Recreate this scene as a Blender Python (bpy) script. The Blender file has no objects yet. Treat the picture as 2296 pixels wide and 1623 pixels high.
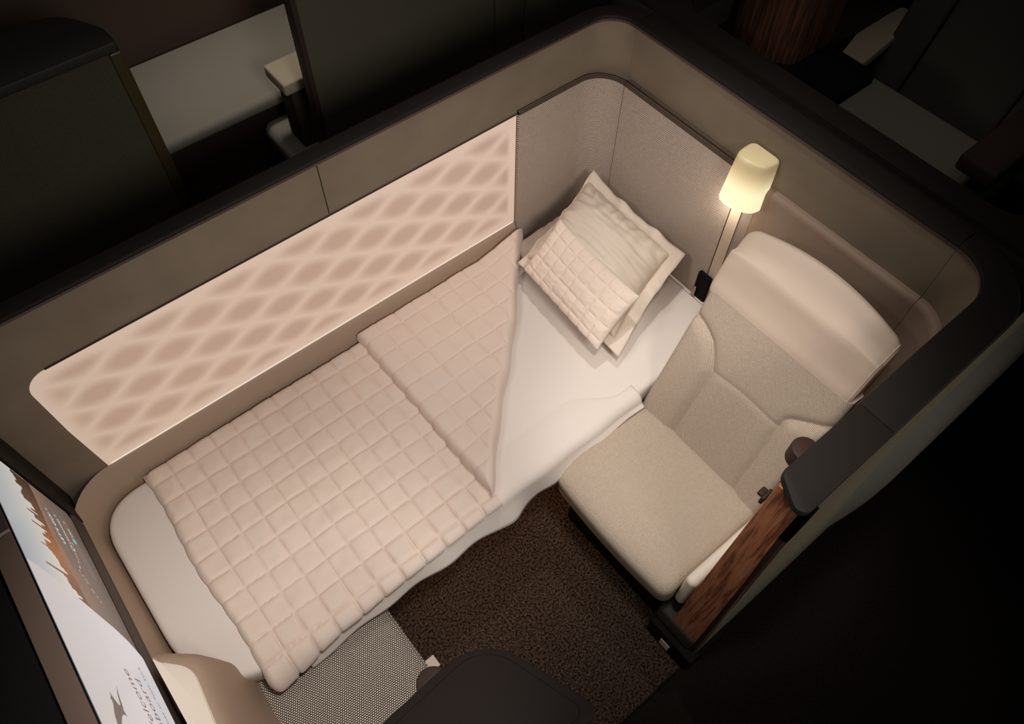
import bpy, bmesh, math, random
from mathutils import Vector, Matrix, noise
random.seed(7)
COL = bpy.context.scene.collection
PI = math.pi
H = 2.76            # eye height above the carpet

# ------------------------------------------------------------------ helpers
def lin(c):
    c = c / 255.0
    return c / 12.92 if c <= 0.04045 else ((c + 0.055) / 1.055) ** 2.4
def rgb(r, g, b): return (lin(r), lin(g), lin(b), 1.0)

def sm(a, b, x):
    t = max(0.0, min(1.0, (x - a) / (b - a))); return t * t * (3 - 2 * t)

def tag(o, label=None, cat=None, group=None, kind=None):
    if label: o['label'] = label
    if cat: o['category'] = cat
    if group: o['group'] = group
    if kind: o['kind'] = kind
    return o
def empty(name, loc, label, cat, group=None):
    o = bpy.data.objects.new(name, None); o.location = loc; o.empty_display_size = .05
    COL.objects.link(o); return tag(o, label, cat, group)
def build(name, V, F, mat, parent=None, smooth=False, uv='box', mats=None, fm=None, flip=False):
    me = bpy.data.meshes.new(name)
    off = Vector((0, 0, 0))
    if parent is not None:
        p = parent
        while p is not None: off += p.location; p = p.parent
    me.from_pydata([Vector(v) - off for v in V], [], F)
    bm = bmesh.new(); bm.from_mesh(me)
    if uv == 'box' or not isinstance(uv, str):
        bmesh.ops.recalc_face_normals(bm, faces=bm.faces)
    L = bm.loops.layers.uv.new('UVMap')
    bm.verts.ensure_lookup_table()
    for f in bm.faces:
        n = f.normal; a = max(range(3), key=lambda i: abs(n[i]))
        for l in f.loops:
            c = l.vert.co + off
            if not isinstance(uv, str): l[L].uv = uv[l.vert.index]
            elif a == 0: l[L].uv = (c.y, c.z)
            elif a == 1: l[L].uv = (c.x, c.z)
            else: l[L].uv = (c.x, c.y)
        f.smooth = smooth
    bm.to_mesh(me); bm.free()
    for m in (mats or [mat]): me.materials.append(m)
    if fm:
        for i, k in enumerate(fm): me.polygons[i].material_index = k
    o = bpy.data.objects.new(name, me); COL.objects.link(o)
    if parent is not None: o.parent = parent
    if smooth:
        try: me.set_sharp_from_angle(angle=math.radians(40))
        except Exception: pass
    return o
def axis_pts(a, b, r, step):
    L = b - a; r = min(r, L * .499); out = []
    n = 6 if r > .012 else 4
    for i in range(n): out.append(a + r * (1 - math.cos(PI / 2 * i / n)))
    m = max(1, int((L - 2 * r) / step))
    for i in range(m + 1): out.append(a + r + (L - 2 * r) * i / m)
    for i in range(n - 1, -1, -1): out.append(b - r * (1 - math.cos(PI / 2 * i / n)))
    return out
def rbox_data(x0, x1, y0, y1, z0, z1, r, step=1.0, fn=None):
    X = axis_pts(x0, x1, r, step); Y = axis_pts(y0, y1, r, step); Z = axis_pts(z0, z1, r, step)
    idx = {}; V = []; F = []
    rx, ry, rz = min(r, (x1-x0)*.499), min(r, (y1-y0)*.499), min(r, (z1-z0)*.499)
    rr = min(rx, ry, rz)
    def vid(i, j, k):
        key = (i, j, k)
        if key not in idx:
            p = Vector((X[i], Y[j], Z[k]))
            q = Vector((max(x0+rr, min(x1-rr, p.x)), max(y0+rr, min(y1-rr, p.y)), max(z0+rr, min(z1-rr, p.z))))
            d = p - q
            if d.length > 1e-9: p = q + d.normalized() * rr
            if fn: p = fn(p)
            idx[key] = len(V); V.append(p)
        return idx[key]
    nx, ny, nz = len(X)-1, len(Y)-1, len(Z)-1
    for i in range(nx):
        for j in range(ny):
            F.append((vid(i,j,0), vid(i,j+1,0), vid(i+1,j+1,0), vid(i+1,j,0)))
            F.append((vid(i,j,nz), vid(i+1,j,nz), vid(i+1,j+1,nz), vid(i,j+1,nz)))
    for i in range(nx):
        for k in range(nz):
            F.append((vid(i,0,k), vid(i+1,0,k), vid(i+1,0,k+1), vid(i,0,k+1)))
            F.append((vid(i,ny,k), vid(i,ny,k+1), vid(i+1,ny,k+1), vid(i+1,ny,k)))
    for j in range(ny):
        for k in range(nz):
            F.append((vid(0,j,k), vid(0,j,k+1), vid(0,j+1,k+1), vid(0,j+1,k)))
            F.append((vid(nx,j,k), vid(nx,j+1,k), vid(nx,j+1,k+1), vid(nx,j,k+1)))
    return V, F
def rbox(name, b, r, mat, parent=None, step=1.0, fn=None):
    V, F = rbox_data(*b, r, step, fn)
    return build(name, V, F, mat, parent, smooth=True)
def arc(cx, cy, r, a0, a1, n=10):
    return [(cx + r*math.cos(math.radians(a0+(a1-a0)*i/n)), cy + r*math.sin(math.radians(a0+(a1-a0)*i/n))) for i in range(n+1)]
def prism_data(poly, z0, z1, bev=0.0):
    n = len(poly); V = []; F = []
    cx = sum(p[0] for p in poly)/n; cy = sum(p[1] for p in poly)/n
    def inset(d):
        out = []
        for i in range(n):
            a, b, c = poly[i-1], poly[i], poly[(i+1) % n]
            e1 = Vector((b[0]-a[0], b[1]-a[1])); e2 = Vector((c[0]-b[0], c[1]-b[1]))
            t = (e1.normalized()+e2.normalized()).normalized(); nn = Vector((-t.y, t.x))
            out.append((b[0]+nn.x*d*s, b[1]+nn.y*d*s))
        return out
    area = sum(poly[i-1][0]*poly[i][1]-poly[i][0]*poly[i-1][1] for i in range(n))
    s = 1 if area > 0 else -1
    if bev > 0:
        rings = [(inset(bev), z0), (poly, z0+bev), (poly, z1-bev), (inset(bev*.3), z1-bev*.3), (inset(bev), z1)]
    else: rings = [(poly, z0), (poly, z1)]
    for P, z in rings:
        for p in P: V.append((p[0], p[1], z))
    for k in range(len(rings)-1):
        for i in range(n):
            j = (i+1) % n
            F.append((k*n+i, k*n+j, (k+1)*n+j, (k+1)*n+i))
    F.append(tuple(range(n))[::-1]); F.append(tuple((len(rings)-1)*n+i for i in range(n)))
    return V, F
def prism(name, poly, z0, z1, mat, parent=None, bev=0.0, smooth=False):
    V, F = prism_data(poly, z0, z1, bev)
    return build(name, V, F, mat, parent, smooth=smooth)
def loft(name, rings, mat, parent=None, closed=True, caps=True, smooth=True, uv='box'):
    n = len(rings[0]); V = [p for r in rings for p in r]; F = []
    for k in range(len(rings)-1):
        for i in range(n if closed else n-1):
            j = (i+1) % n
            F.append((k*n+i, k*n+j, (k+1)*n+j, (k+1)*n+i))
    if caps and closed:
        F.append(tuple(range(n))[::-1]); F.append(tuple((len(rings)-1)*n+i for i in range(n)))
    return build(name, V, F, mat, parent, smooth, uv)
def offset_path(path, d):
    out = []
    for i, p in enumerate(path):
        a = path[max(i-1, 0)]; c = path[min(i+1, len(path)-1)]
        t = Vector((c[0]-a[0], c[1]-a[1])).normalized(); n = Vector((-t.y, t.x))
        dd = d[i] if isinstance(d, (list, tuple)) else d
        out.append((p[0]+n.x*dd, p[1]+n.y*dd))
    return out
def sweep(name, path, prof, mat, parent=None, smooth=True, uvlen=False):
    """prof: closed list of (offset, z); offset along the left normal of the path"""
    rings = []; offs = {}
    for d, z in prof:
        key = tuple(d) if isinstance(d, (list, tuple)) else d
        if key not in offs: offs[key] = offset_path(path, list(d) if isinstance(d, (list, tuple)) else d)
    for i in range(len(path)):
        rings.append([(offs[tuple(d) if isinstance(d, (list, tuple)) else d][i][0], offs[tuple(d) if isinstance(d, (list, tuple)) else d][i][1], z) for d, z in prof])
    uv = 'box'
    if uvlen:
        uv = []; s = 0; m = len(prof)
        cum = [0]
        for k in range(1, m): cum.append(cum[-1]+abs(prof[k][1]-prof[k-1][1])+.2*abs(prof[k][0]-prof[k-1][0]))
        for i in range(len(path)):
            if i: s += math.dist(path[i], path[i-1])
            for k in range(m): uv.append((s, cum[k]))
    return loft(name, rings, mat, parent, smooth=smooth, uv=uv)
def cyl(name, c, r, z0, z1, mat, parent=None, n=32, bev=.003):
    return prism(name, [(c[0]+r*math.cos(2*PI*i/n), c[1]+r*math.sin(2*PI*i/n)) for i in range(n)], z0, z1, mat, parent, bev, True)

def rpoly(pts, r, n=8):
    out = []; m = len(pts)
    for i in range(m):
        a_, b_, c_ = Vector(pts[i-1]), Vector(pts[i]), Vector(pts[(i+1) % m])
        rr = min(r[i] if isinstance(r, list) else r, (a_-b_).length*.45, (c_-b_).length*.45)
        p0 = b_+(a_-b_).normalized()*rr; p2 = b_+(c_-b_).normalized()*rr
        for t in range(n+1):
            t_ = t/n; q = p0.lerp(b_, t_).lerp(b_.lerp(p2, t_), t_); out.append((q.x, q.y))
    return out
# ------------------------------------------------------------------ materials
MT = {}
class G:
    def __init__(s, name):
        s.m = bpy.data.materials.new(name); s.m.use_nodes = True; s.t = s.m.node_tree; s.t.nodes.clear()
        s.out = s.n('ShaderNodeOutputMaterial'); s.b = s.n('ShaderNodeBsdfPrincipled')
        s.l(s.b.outputs[0], s.out.inputs[0]); MT[name] = s.m
    def n(s, typ, **k):
        x = s.t.nodes.new(typ)
        for a, b in k.items():
            if a in x.bl_rna.properties: setattr(x, a, b)
            else: x.inputs[a].default_value = b
        return x
    def l(s, a, b): s.t.links.new(a, b)
    def math(s, op, a, b=None, c=None):
        x = s.n('ShaderNodeMath', operation=op)
        for i, v in enumerate((a, b, c)):
            if v is None: continue
            if isinstance(v, (int, float)): x.inputs[i].default_value = v
            else: s.l(v, x.inputs[i])
        return x.outputs[0]
    def mix(s, f, a, b):
        x = s.n('ShaderNodeMix', data_type='RGBA')
        for i, v in ((0, f), (6, a), (7, b)):
            if isinstance(v, (int, float, tuple)): x.inputs[i].default_value = v
            else: s.l(v, x.inputs[i])
        return x.outputs[2]
    def bump(s, h, strength=.3, dist=.002):
        x = s.n('ShaderNodeBump'); x.inputs['Strength'].default_value = strength; x.inputs['Distance'].default_value = dist
        s.l(h, x.inputs['Height']); s.l(x.outputs[0], s.b.inputs['Normal'])
    def noise(s, scale, vec=None, detail=3.0, rough=.5):
        x = s.n('ShaderNodeTexNoise'); x.inputs['Scale'].default_value = scale; x.inputs['Detail'].default_value = detail
        x.inputs['Roughness'].default_value = rough
        if vec is not None: s.l(vec, x.inputs['Vector'])
        return x.outputs[0]
    def pos(s): return s.n('ShaderNodeNewGeometry').outputs['Position']
    def uvv(s): return s.n('ShaderNodeUVMap', uv_map='UVMap').outputs[0]
    def col(s, c):
        if isinstance(c, tuple): s.b.inputs['Base Color'].default_value = c
        else: s.l(c, s.b.inputs['Base Color'])
def plain(name, c, rough=.6, spec=.5, nscale=0, nb=.15, metal=0, var=0.0, ndist=.001):
    g = G(name); g.b.inputs['Roughness'].default_value = rough; g.b.inputs['Metallic'].default_value = metal
    g.b.inputs['Specular IOR Level'].default_value = spec
    if var:
        f = g.noise(6, g.pos(), 4)
        g.col(g.mix(g.math('MULTIPLY', f, 1.0), tuple([x*(1-var) for x in c[:3]])+(1,), tuple([min(1, x*(1+var)) for x in c[:3]])+(1,)))
    else: g.col(c)
    if nscale: g.bump(g.noise(nscale, g.pos(), 3), nb, ndist)
    return g.m
def tweed(name, light, dark, w=.0048, h=.0034, mort=.0009, bump=.5, rough=.9):
    g = G(name); g.b.inputs['Roughness'].default_value = rough; g.b.inputs['Specular IOR Level'].default_value = .2
    br = g.n('ShaderNodeTexBrick'); g.l(g.uvv(), br.inputs['Vector'])
    br.inputs['Scale'].default_value = 1; br.inputs['Brick Width'].default_value = w; br.inputs['Row Height'].default_value = h
    br.inputs['Mortar Size'].default_value = mort; br.inputs['Mortar Smooth'].default_value = .6
    l2 = tuple([x*.86 for x in light[:3]])+(1,)
    br.inputs['Color1'].default_value = light; br.inputs['Color2'].default_value = l2; br.inputs['Mortar'].default_value = dark
    nz = g.noise(700, g.pos(), 2)
    c = g.mix(g.math('MULTIPLY', nz, .25), br.outputs[0], dark)
    g.col(c)
    inv = g.math('SUBTRACT', 1.0, br.outputs[1]); g.bump(inv, bump, .0012)
    return g.m

plain('olive', rgb(128, 113, 95), .75, .25, 500, .3, var=.25)
plain('rim', rgb(32, 27, 23), .6, .15, 300, .05)
plain('rim_edge', rgb(66, 50, 48), .4, .5)
plain('shell_dark', rgb(44, 40, 34), .55, .3, 200, .1)
plain('shell_brown', rgb(62, 46, 40), .5, .4)
plain('seam', rgb(20, 15, 12), .9, .1)
plain('beige', rgb(166, 141, 120), .55, .35, 900, .12, var=.03)
plain('cream_leather', rgb(226, 210, 192), .5, .35, 420, .3, var=.03, ndist=.0012)
plain('strip_leather', rgb(206, 184, 162), .55, .3, 420, .2)
plain('headrest_leather', rgb(200, 178, 158), .6, .3, 600, .18, var=.02)
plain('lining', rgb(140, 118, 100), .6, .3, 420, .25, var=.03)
plain('sheet', rgb(224, 210, 198), .85, .15, 30, .12, ndist=.004)
plain('foot_sheet', rgb(205, 190, 178), .85, .15, 30, .12, ndist=.004)
plain('pillowcase', rgb(216, 199, 181), .75, .2, 40, .1, ndist=.003)
plain('mauve_pillow', rgb(186, 165, 152), .8, .15, 40, .1, ndist=.003)
plain('grey_plastic', rgb(62, 57, 52), .7, .15)
plain('black_plastic', rgb(15, 13, 12), .7, .1)
plain('black_gloss', rgb(8, 7, 7), .05, .6)
plain('dark_brown', rgb(54, 37, 29), .6, .2)
plain('tan_strip', rgb(150, 132, 122), .5, .3)
plain('chrome', rgb(170, 140, 120), .25, .5, metal=1)
plain('tag_fabric', rgb(205, 182, 168), .8, .2, 800, .3)
plain('table_dark', rgb(28, 21, 18), .65, .08, 300, .05)
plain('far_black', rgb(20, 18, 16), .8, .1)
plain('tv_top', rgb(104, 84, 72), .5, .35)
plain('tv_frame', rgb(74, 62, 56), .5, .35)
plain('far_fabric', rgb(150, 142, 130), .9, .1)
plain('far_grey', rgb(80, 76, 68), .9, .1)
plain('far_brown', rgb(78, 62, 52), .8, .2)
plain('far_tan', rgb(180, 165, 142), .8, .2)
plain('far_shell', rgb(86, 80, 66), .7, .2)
plain('brass_dark', rgb(70, 58, 34), .4, .5)
tweed('headboard_tweed', rgb(242, 224, 208), rgb(120, 98, 82), .0062, .0046, .0012)
tweed('shaded_tweed', rgb(112, 94, 78), rgb(50, 38, 30), .0062, .0046, .0012)  # headboard tweed darkened, shade painted into the colour
tweed('seat_tweed', rgb(230, 214, 194), rgb(140, 116, 94), .0050, .0038, .0009)
tweed('ottoman_tweed', rgb(246, 232, 214), rgb(74, 60, 50), .0070, .0054, .0017, .8)
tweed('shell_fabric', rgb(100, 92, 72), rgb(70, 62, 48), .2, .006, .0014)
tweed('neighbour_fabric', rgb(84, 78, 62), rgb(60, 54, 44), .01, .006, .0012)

g = G('quilt_fabric'); g.b.inputs['Roughness'].default_value = .85; g.b.inputs['Specular IOR Level'].default_value = .15
g.col(g.mix(g.noise(4, g.pos(), 2), rgb(220, 197, 184), rgb(222, 201, 182)))
g.bump(g.math('ADD', g.math('MULTIPLY', g.noise(28, g.pos(), 4), 1.0), g.math('MULTIPLY', g.noise(900, g.pos(), 2), .04)), .25, .006)
g.b.inputs['Sheen Weight'].default_value = .2

g = G('cushion_fabric'); g.b.inputs['Roughness'].default_value = .9; g.b.inputs['Specular IOR Level'].default_value = .15
g.col(rgb(230, 208, 190)); g.bump(g.noise(500, g.pos(), 3), .35, .002); g.b.inputs['Sheen Weight'].default_value = .3

g = G('carpet'); g.b.inputs['Roughness'].default_value = 1; g.b.inputs['Specular IOR Level'].default_value = .05
n1 = g.noise(130, g.pos(), 3, .6)
r = g.n('ShaderNodeValToRGB'); g.l(n1, r.inputs[0])
r.color_ramp.elements[0].position = .38; r.color_ramp.elements[0].color = rgb(30, 23, 20)
r.color_ramp.elements[1].position = .66; r.color_ramp.elements[1].color = rgb(108, 88, 74)
g.col(r.outputs[0]); g.bump(n1, 1.0, .02)

g = G('aisle_carpet'); g.b.inputs['Roughness'].default_value = 1; g.b.inputs['Specular IOR Level'].default_value = .05
n1 = g.noise(160, g.pos(), 3, .6); g.col(g.mix(n1, rgb(16, 12, 11), rgb(46, 38, 33))); g.bump(n1, .8, .01)
def wood(name, c0, c1, c2):
    g = G(name); g.b.inputs['Roughness'].default_value = .45
    mp = g.n('ShaderNodeMapping'); g.l(g.pos(), mp.inputs[0]); mp.inputs['Scale'].default_value = (16, 16, .9)
    n0 = g.noise(2.2, mp.outputs[0], 4, .6)
    mp2 = g.n('ShaderNodeMapping'); g.l(g.pos(), mp2.inputs[0]); mp2.inputs['Scale'].default_value = (260, 260, 6)
    n2 = g.noise(1, mp2.outputs[0], 3, .6)
    band = g.math('PINGPONG', g.math('MULTIPLY', n0, 9.0), 1.0)
    r = g.n('ShaderNodeValToRGB'); g.l(g.math('ADD', g.math('MULTIPLY', band, .55), g.math('MULTIPLY', n2, .5)), r.inputs[0])
    e = r.color_ramp.elements; e[0].position = .2; e[0].color = c0; e[1].position = .85; e[1].color = c2
    x = r.color_ramp.elements.new(.5); x.color = c1
    g.col(r.outputs[0]); g.bump(n2, .2, .0006)
wood('walnut_dark', rgb(40, 24, 16), rgb(70, 42, 28), rgb(92, 56, 38))
wood('walnut', rgb(104, 60, 38), rgb(162, 102, 70), rgb(188, 126, 88))

# lit wall panel: a printed lattice of soft lens shapes over a backlit sheet
g = G('lit_panel'); g.b.inputs['Roughness'].default_value = .45
sp = g.n('ShaderNodeSeparateXYZ'); g.l(g.pos(), sp.inputs[0]); X, Z = sp.outputs[0], sp.outputs[2]
u = g.math('MULTIPLY', g.math('SUBTRACT', X, 1.141), PI/.22); v = g.math('MULTIPLY', g.math('SUBTRACT', Z, .942), PI/.134)
a = g.math('ABSOLUTE', g.math('COSINE', g.math('ADD', u, v))); b = g.math('ABSOLUTE', g.math('COSINE', g.math('SUBTRACT', u, v)))
pr0 = g.n('ShaderNodeMapRange', interpolation_type='SMOOTHSTEP'); g.l(g.math('MULTIPLY', a, b), pr0.inputs[0]); pr0.inputs[1].default_value = -.25; pr0.inputs[2].default_value = .95
pr = pr0.outputs[0]
fx = g.n('ShaderNodeMapRange', interpolation_type='SMOOTHSTEP'); g.l(X, fx.inputs[0]); fx.inputs[1].default_value = -.30; fx.inputs[2].default_value = -.235
fx2 = g.n('ShaderNodeMapRange', interpolation_type='SMOOTHSTEP'); g.l(X, fx2.inputs[0]); fx2.inputs[1].default_value = 1.25; fx2.inputs[2].default_value = 1.225
fz = g.n('ShaderNodeMapRange', interpolation_type='SMOOTHSTEP'); g.l(Z, fz.inputs[0]); fz.inputs[1].default_value = .64; fz.inputs[2].default_value = .70
fz2 = g.n('ShaderNodeMapRange', interpolation_type='SMOOTHSTEP'); g.l(Z, fz2.inputs[0]); fz2.inputs[1].default_value = 1.11; fz2.inputs[2].default_value = 1.06
d = g.math('MULTIPLY', g.math('MULTIPLY', pr, fx.outputs[0]), g.math('MULTIPLY', g.math('MULTIPLY', fz.outputs[0], fz2.outputs[0]), fx2.outputs[0]))
nz = g.noise(1.1, g.pos(), 1)
lightc = g.mix(nz, rgb(224, 196, 180), rgb(220, 194, 172)); darkc = g.mix(nz, rgb(190, 161, 147), rgb(192, 161, 138))
c = g.mix(g.math('MULTIPLY', d, 1.05), lightc, darkc)
g.col(g.mix(.55, (0, 0, 0, 1), c)); g.l(c, g.b.inputs['Emission Color']); g.b.inputs['Emission Strength'].default_value = .62
def emis(name, c, s, base=(0, 0, 0, 1), rough=.4):
    g = G(name); g.col(base); g.b.inputs['Emission Color'].default_value = c; g.b.inputs['Emission Strength'].default_value = s
    g.b.inputs['Roughness'].default_value = rough; return g
emis('strip_light', rgb(250, 232, 214), .9)
# lamp shade: opal glass lit from inside, brightest around the bulb
g = G('opal_glass'); g.col(rgb(225, 205, 160)); g.b.inputs['Roughness'].default_value = .35
sp = g.n('ShaderNodeSeparateXYZ'); g.l(g.pos(), sp.inputs[0])
mr = g.n('ShaderNodeMapRange', interpolation_type='SMOOTHSTEP'); g.l(sp.outputs[2], mr.inputs[0])
mr.inputs[1].default_value = 1.222; mr.inputs[2].default_value = 1.09
g.l(g.mix(mr.outputs[0], rgb(208, 178, 124), rgb(255, 243, 200)), g.b.inputs['Emission Color'])
g.l(g.math('ADD', g.math('MULTIPLY', mr.outputs[0], .70), .12), g.b.inputs['Emission Strength'])

# ------------------------------------------------------------------ camera
cam_d = bpy.data.cameras.new('camera'); cam = bpy.data.objects.new('camera', cam_d); COL.objects.link(cam)
cam_d.sensor_width = 36; cam_d.lens = 27.2905; cam_d.clip_start = .02
Rm = Matrix(((0.7747252274600307, 0.5282493301965886, -0.3474959957810445),
             (-0.6321593008652578, 0.6586097028111902, -0.4081762826188016),
             (0.013245386613917304, 0.5358972891420616, 0.844179279077399)))
M = Rm.to_4x4(); M.translation = (0, 0, H); cam.matrix_world = M
bpy.context.scene.camera = cam

# ------------------------------------------------------------------ floor
fl = build('floor', [(-3, -3, 0), (5.5, -3, 0), (5.5, 5, 0), (-3, 5, 0), (-3, .03, 0), (5.5, .03, 0), (-3, 1.56, 0), (5.5, 1.56, 0)], [(0, 1, 5, 4), (4, 5, 7, 6), (6, 7, 3, 2)], None, mats=[MT['aisle_carpet'], MT['carpet']], fm=[0, 1, 0])
tag(fl, kind='structure')
sm_ = build('trim_1', *prism_data([(-.6, .027), (.80, .027), (.80, .034), (-.6, .034)], .0005, .003), MT['seam'])
tag(sm_, kind='structure')

# ------------------------------------------------------------------ suite walls
TOP = 1.33
win_path = [(-.60, 1.5), (.583, 1.5)]
win_path2 = [(.586, 1.5), (1.0, 1.5), (1.56, 1.5)] + arc(1.56, 1.40, .10, 90, 0, 12)[1:] 
head_path = [(1.66, 1.3995), (1.66, 1.0), (1.66, .6), (1.66, .2705)]
aisle_path = [(1.66, .2695)] + arc(1.535, .27, .125, 0, -90, 14)[1:] + [(1.3, .145), (1.1, .145), (.872, .145)]
def olive_prof(): return [(0, .02), (0, TOP-.008), (.02, TOP-.008), (.02, .02)]
def band(path, name, w, parent_name):
    pass
def ramp(path, f): return [f(p) for p in path]
w1 = sweep('wall_window', win_path, [(.0205, .0), (.0205, TOP-.01), (.046, TOP-.01), (.046, 0)], MT['shell_dark'], smooth=False)
tag(w1, kind='structure')
w1b = sweep('backing', win_path2, [(.0205, .0), (.0205, TOP-.01), (.044, TOP-.01), (.044, 0)], MT['shell_dark'], w1, smooth=False)
sweep('upholstery', win_path, olive_prof(), MT['olive'], w1)
sweep('upholstery', win_path2, olive_prof(), MT['olive'], w1)
def width(p):   # rim width grows from the window side to the head side
    return .045 if p[1] > 1.49 else (.068 if p[1] < 1.40 else .045+.023*(1.5-p[1])/.10)
def rim(path, parent, wf, name='rim_cap'):
    W = [wf(p) for p in path]
    def o(k, c=0): return tuple(k*w+c for w in W)
    prof = [(o(0, -.004), TOP-.014), (o(0, -.006), TOP-.008), (o(0, -.003), TOP-.002), (o(0, .003), TOP), (o(1, -.004), TOP), (o(1, 0), TOP-.004), (o(1, 0), TOP-.02), (o(0, .01), TOP-.02)]
    return sweep(name, path, prof, MT['rim'], parent)
full = win_path + win_path2[1:]
rim(win_path+win_path2[:1]+win_path2[1:], w1, width)
def lip(path, parent):
    return sweep('rim_edge', path, [(-.0075, TOP-.018), (-.0075, TOP-.010), (-.002, TOP-.010), (-.002, TOP-.018)], MT['rim_edge'], parent)
lip(win_path+win_path2, w1)
w2 = sweep('wall_head', head_path, [(.0205, 0), (.0205, TOP-.01), (.067, TOP-.01), (.067, 0)], MT['shell_dark'], smooth=False)
tag(w2, kind='structure')
sweep('upholstery', head_path, olive_prof(), MT['olive'], w2)
rim(head_path, w2, lambda p: .068); lip(head_path, w2)
def aw(p): return .068 if p[0] > 1.655 else (.088 if p[0] < 1.55 else .068+.02*(1.66-p[0])/.11)
w3 = sweep('wall_aisle', aisle_path, [(.0205, .02), (.0205, TOP-.01), (.040, TOP-.01), (.040, .02)], MT['shell_dark'], smooth=False)
tag(w3, kind='structure')
sweep('upholstery', aisle_path, olive_prof(), MT['olive'], w3)
cap_path = aisle_path[:-1]
rim(cap_path, w3, aw); lip(cap_path, w3)
# squarish end of the aisle cap, rounded corners, overhanging the door post
capend = [(1.1, .151), (.872, .151)] + arc(.872, .123, .028, 90, 180, 6)[1:] + [(.822, .10), (.808, .083)] + arc(.830, .079, .022, 180, 270, 6)[1:] + [(.93, .060), (.98, .057), (1.1, .057)]
capend = [(1.1, .149), (.862, .149)] + arc(.862, .121, .028, 95, 160, 6) + [(.812, .092)] + arc(.831, .080, .023, 175, 270, 8) + [(.92, .057), (1.1, .057)]
prism('rim_cap', capend, TOP-.022, TOP, MT['rim'], w3, .004, True)
# glossy slot under the cap
prism('slot', [(.845, .066), (1.02, .066), (1.02, .074), (.845, .074)], .95, TOP-.022, MT['black_gloss'], w3)
prism('slot', [(.835, .052), (.862, .052), (.862, .09), (.835, .09)], 1.14, TOP-.03, MT['black_gloss'], w3)
# outer fabric shell leaning outward to the carpet
def ysh(z): return .030 + .030*sm(.1, 1.25, z)
def shell_top(x): return TOP-.022 if x > 1.01 else (1.185 + (TOP-.022-1.185)*sm(.88, 1.03, x))
xs = [.838+i*.02 for i in range(9)] + [1.02+i*.1 for i in range(8)]
rings = []
for x in xs:
    zt = shell_top(x); r_ = []
    for i in range(13): z = .012+(zt-.012)*i/12; r_.append((x, ysh(z), z))
    for i in range(13): z = zt-(zt-.012)*i/12; r_.append((x, .062, z))
    rings.append(r_)
loft('outer_shell', rings, MT['shell_fabric'], w3)
bul = []
for x in [1.30+.03*i for i in range(13)]+[1.8, 2.0, 2.3, 2.7]:
    s = min(1, max(.02, (x-1.30)/.36)); s = sm(0, 1, s); r_ = []
    y0 = .036; dep = .045*s
    for i in range(11):
        a_ = -90+180*i/10; zc = .52; hz = .40*(.6+.4*s)
        zz = zc+hz*math.sin(math.radians(a_)); r_.append((x, ysh(zz)+.004-dep*math.cos(math.radians(a_)), zz))
    r_.append((x, .1, zc+hz)); r_.append((x, .1, zc-hz)); bul.append(r_)
loft('lower_shell', bul, MT['far_grey'], w3)
# wall continues behind the head wall, toward the next suite
rings = []
for x in [1.70, 2.0, 2.4, 2.9]:
    r_ = [(x, ysh(.012+1.29*i/10), .012+1.29*i/10) for i in range(11)] + [(x, .064, 1.30), (x, .064, .012)]
    rings.append(r_)
nx_shell = loft('wall_front', rings, MT['shell_fabric']); tag(nx_shell, kind='structure')

# wooden door post
post = empty('door_post', (.85, .1, 0), 'walnut veneered end post of the aisle wall beneath the dark cap', 'post')
WX = .833
wpoly = [(.138, 1.307), (.115, 1.307), (.088, 1.307), (.0725, 1.28), (.072, 1.132), (.061, .777), (.056, .485), (.050, .130), (.054, .118), (.133, .122), (.143, .135), (.149, .163)]
V = []; F = []
for dx, ins in ((0.003, 0), (0, .003), (.03, 0)):
    pass
n = len(wpoly)
cy = sum(p[0] for p in wpoly)/n; cz = sum(p[1] for p in wpoly)/n
for x, k in ((WX, .97), (WX+.002, 1.0), (WX+.03, 1.0)):
    for (y, z) in wpoly:
        V.append((x, cy+(y-cy)*k, z if k == 1 else z-.002*(1 if z > cz else -1)))
for q in range(2):
    for i in range(n):
        j = (i+1) % n; F.append((q*n+i, q*n+j, (q+1)*n+j, (q+1)*n+i))
F.append(tuple(range(n))); F.append(tuple(2*n+i for i in range(n))[::-1])
build('veneer', V, F, MT['walnut'], post)
rings = []
for z, yo, yi in ((.115, .032, .056), (.485, .040, .062), (.8, .047, .066), (1.185, .056, .078)):
    rings.append([(WX+.004, yi, z), (WX+.03, yi, z), (WX+.03, yo, z), (WX+.012, yo-.001, z), (WX+.005, yo+.004, z)])
loft('edge_trim', rings, MT['dark_brown'], post, smooth=False)
kick = empty('plinth_block', (.85, .12, 0), 'low grey and black plinth beneath the wooden end post', 'base')
rbox('side_panel', (.825, 1.2, .048, .205, .115, .225), .02, MT['grey_plastic'], kick)
rbox('plinth', (.805, 1.0, .018, .20, .002, .115), .006, MT['black_plastic'], kick)
prism('label_tab', [(.8022, .098), (.8045, .098), (.8045, .136), (.8022, .136)], .022, .070, MT['tag_fabric'], kick)
kick.children[-1]['label'] = 'pale square fabric tab'

# ------------------------------------------------------------------ luminous wall panel
pl = [(1.268, .631), (1.268, 1.117)] + [(x, z) for x, z in arc(-.238, 1.055, .062, 90, 180, 10)] + [(-.30, .86), (-.29, .629)]
V = [(x, 1.4985, z) for x, z in pl]+[(x, 1.5045, z) for x, z in pl]; n = len(pl)
F = [tuple(range(n)), tuple(range(n, 2*n))[::-1]] + [(i, (i+1) % n, n+(i+1) % n, n+i) for i in range(n)]
pn = build('wall_light_panel', V, F, MT['lit_panel'])
tag(pn, 'long backlit pinkish wall panel with a lattice of soft lens shapes above the bed', 'light panel')

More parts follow.
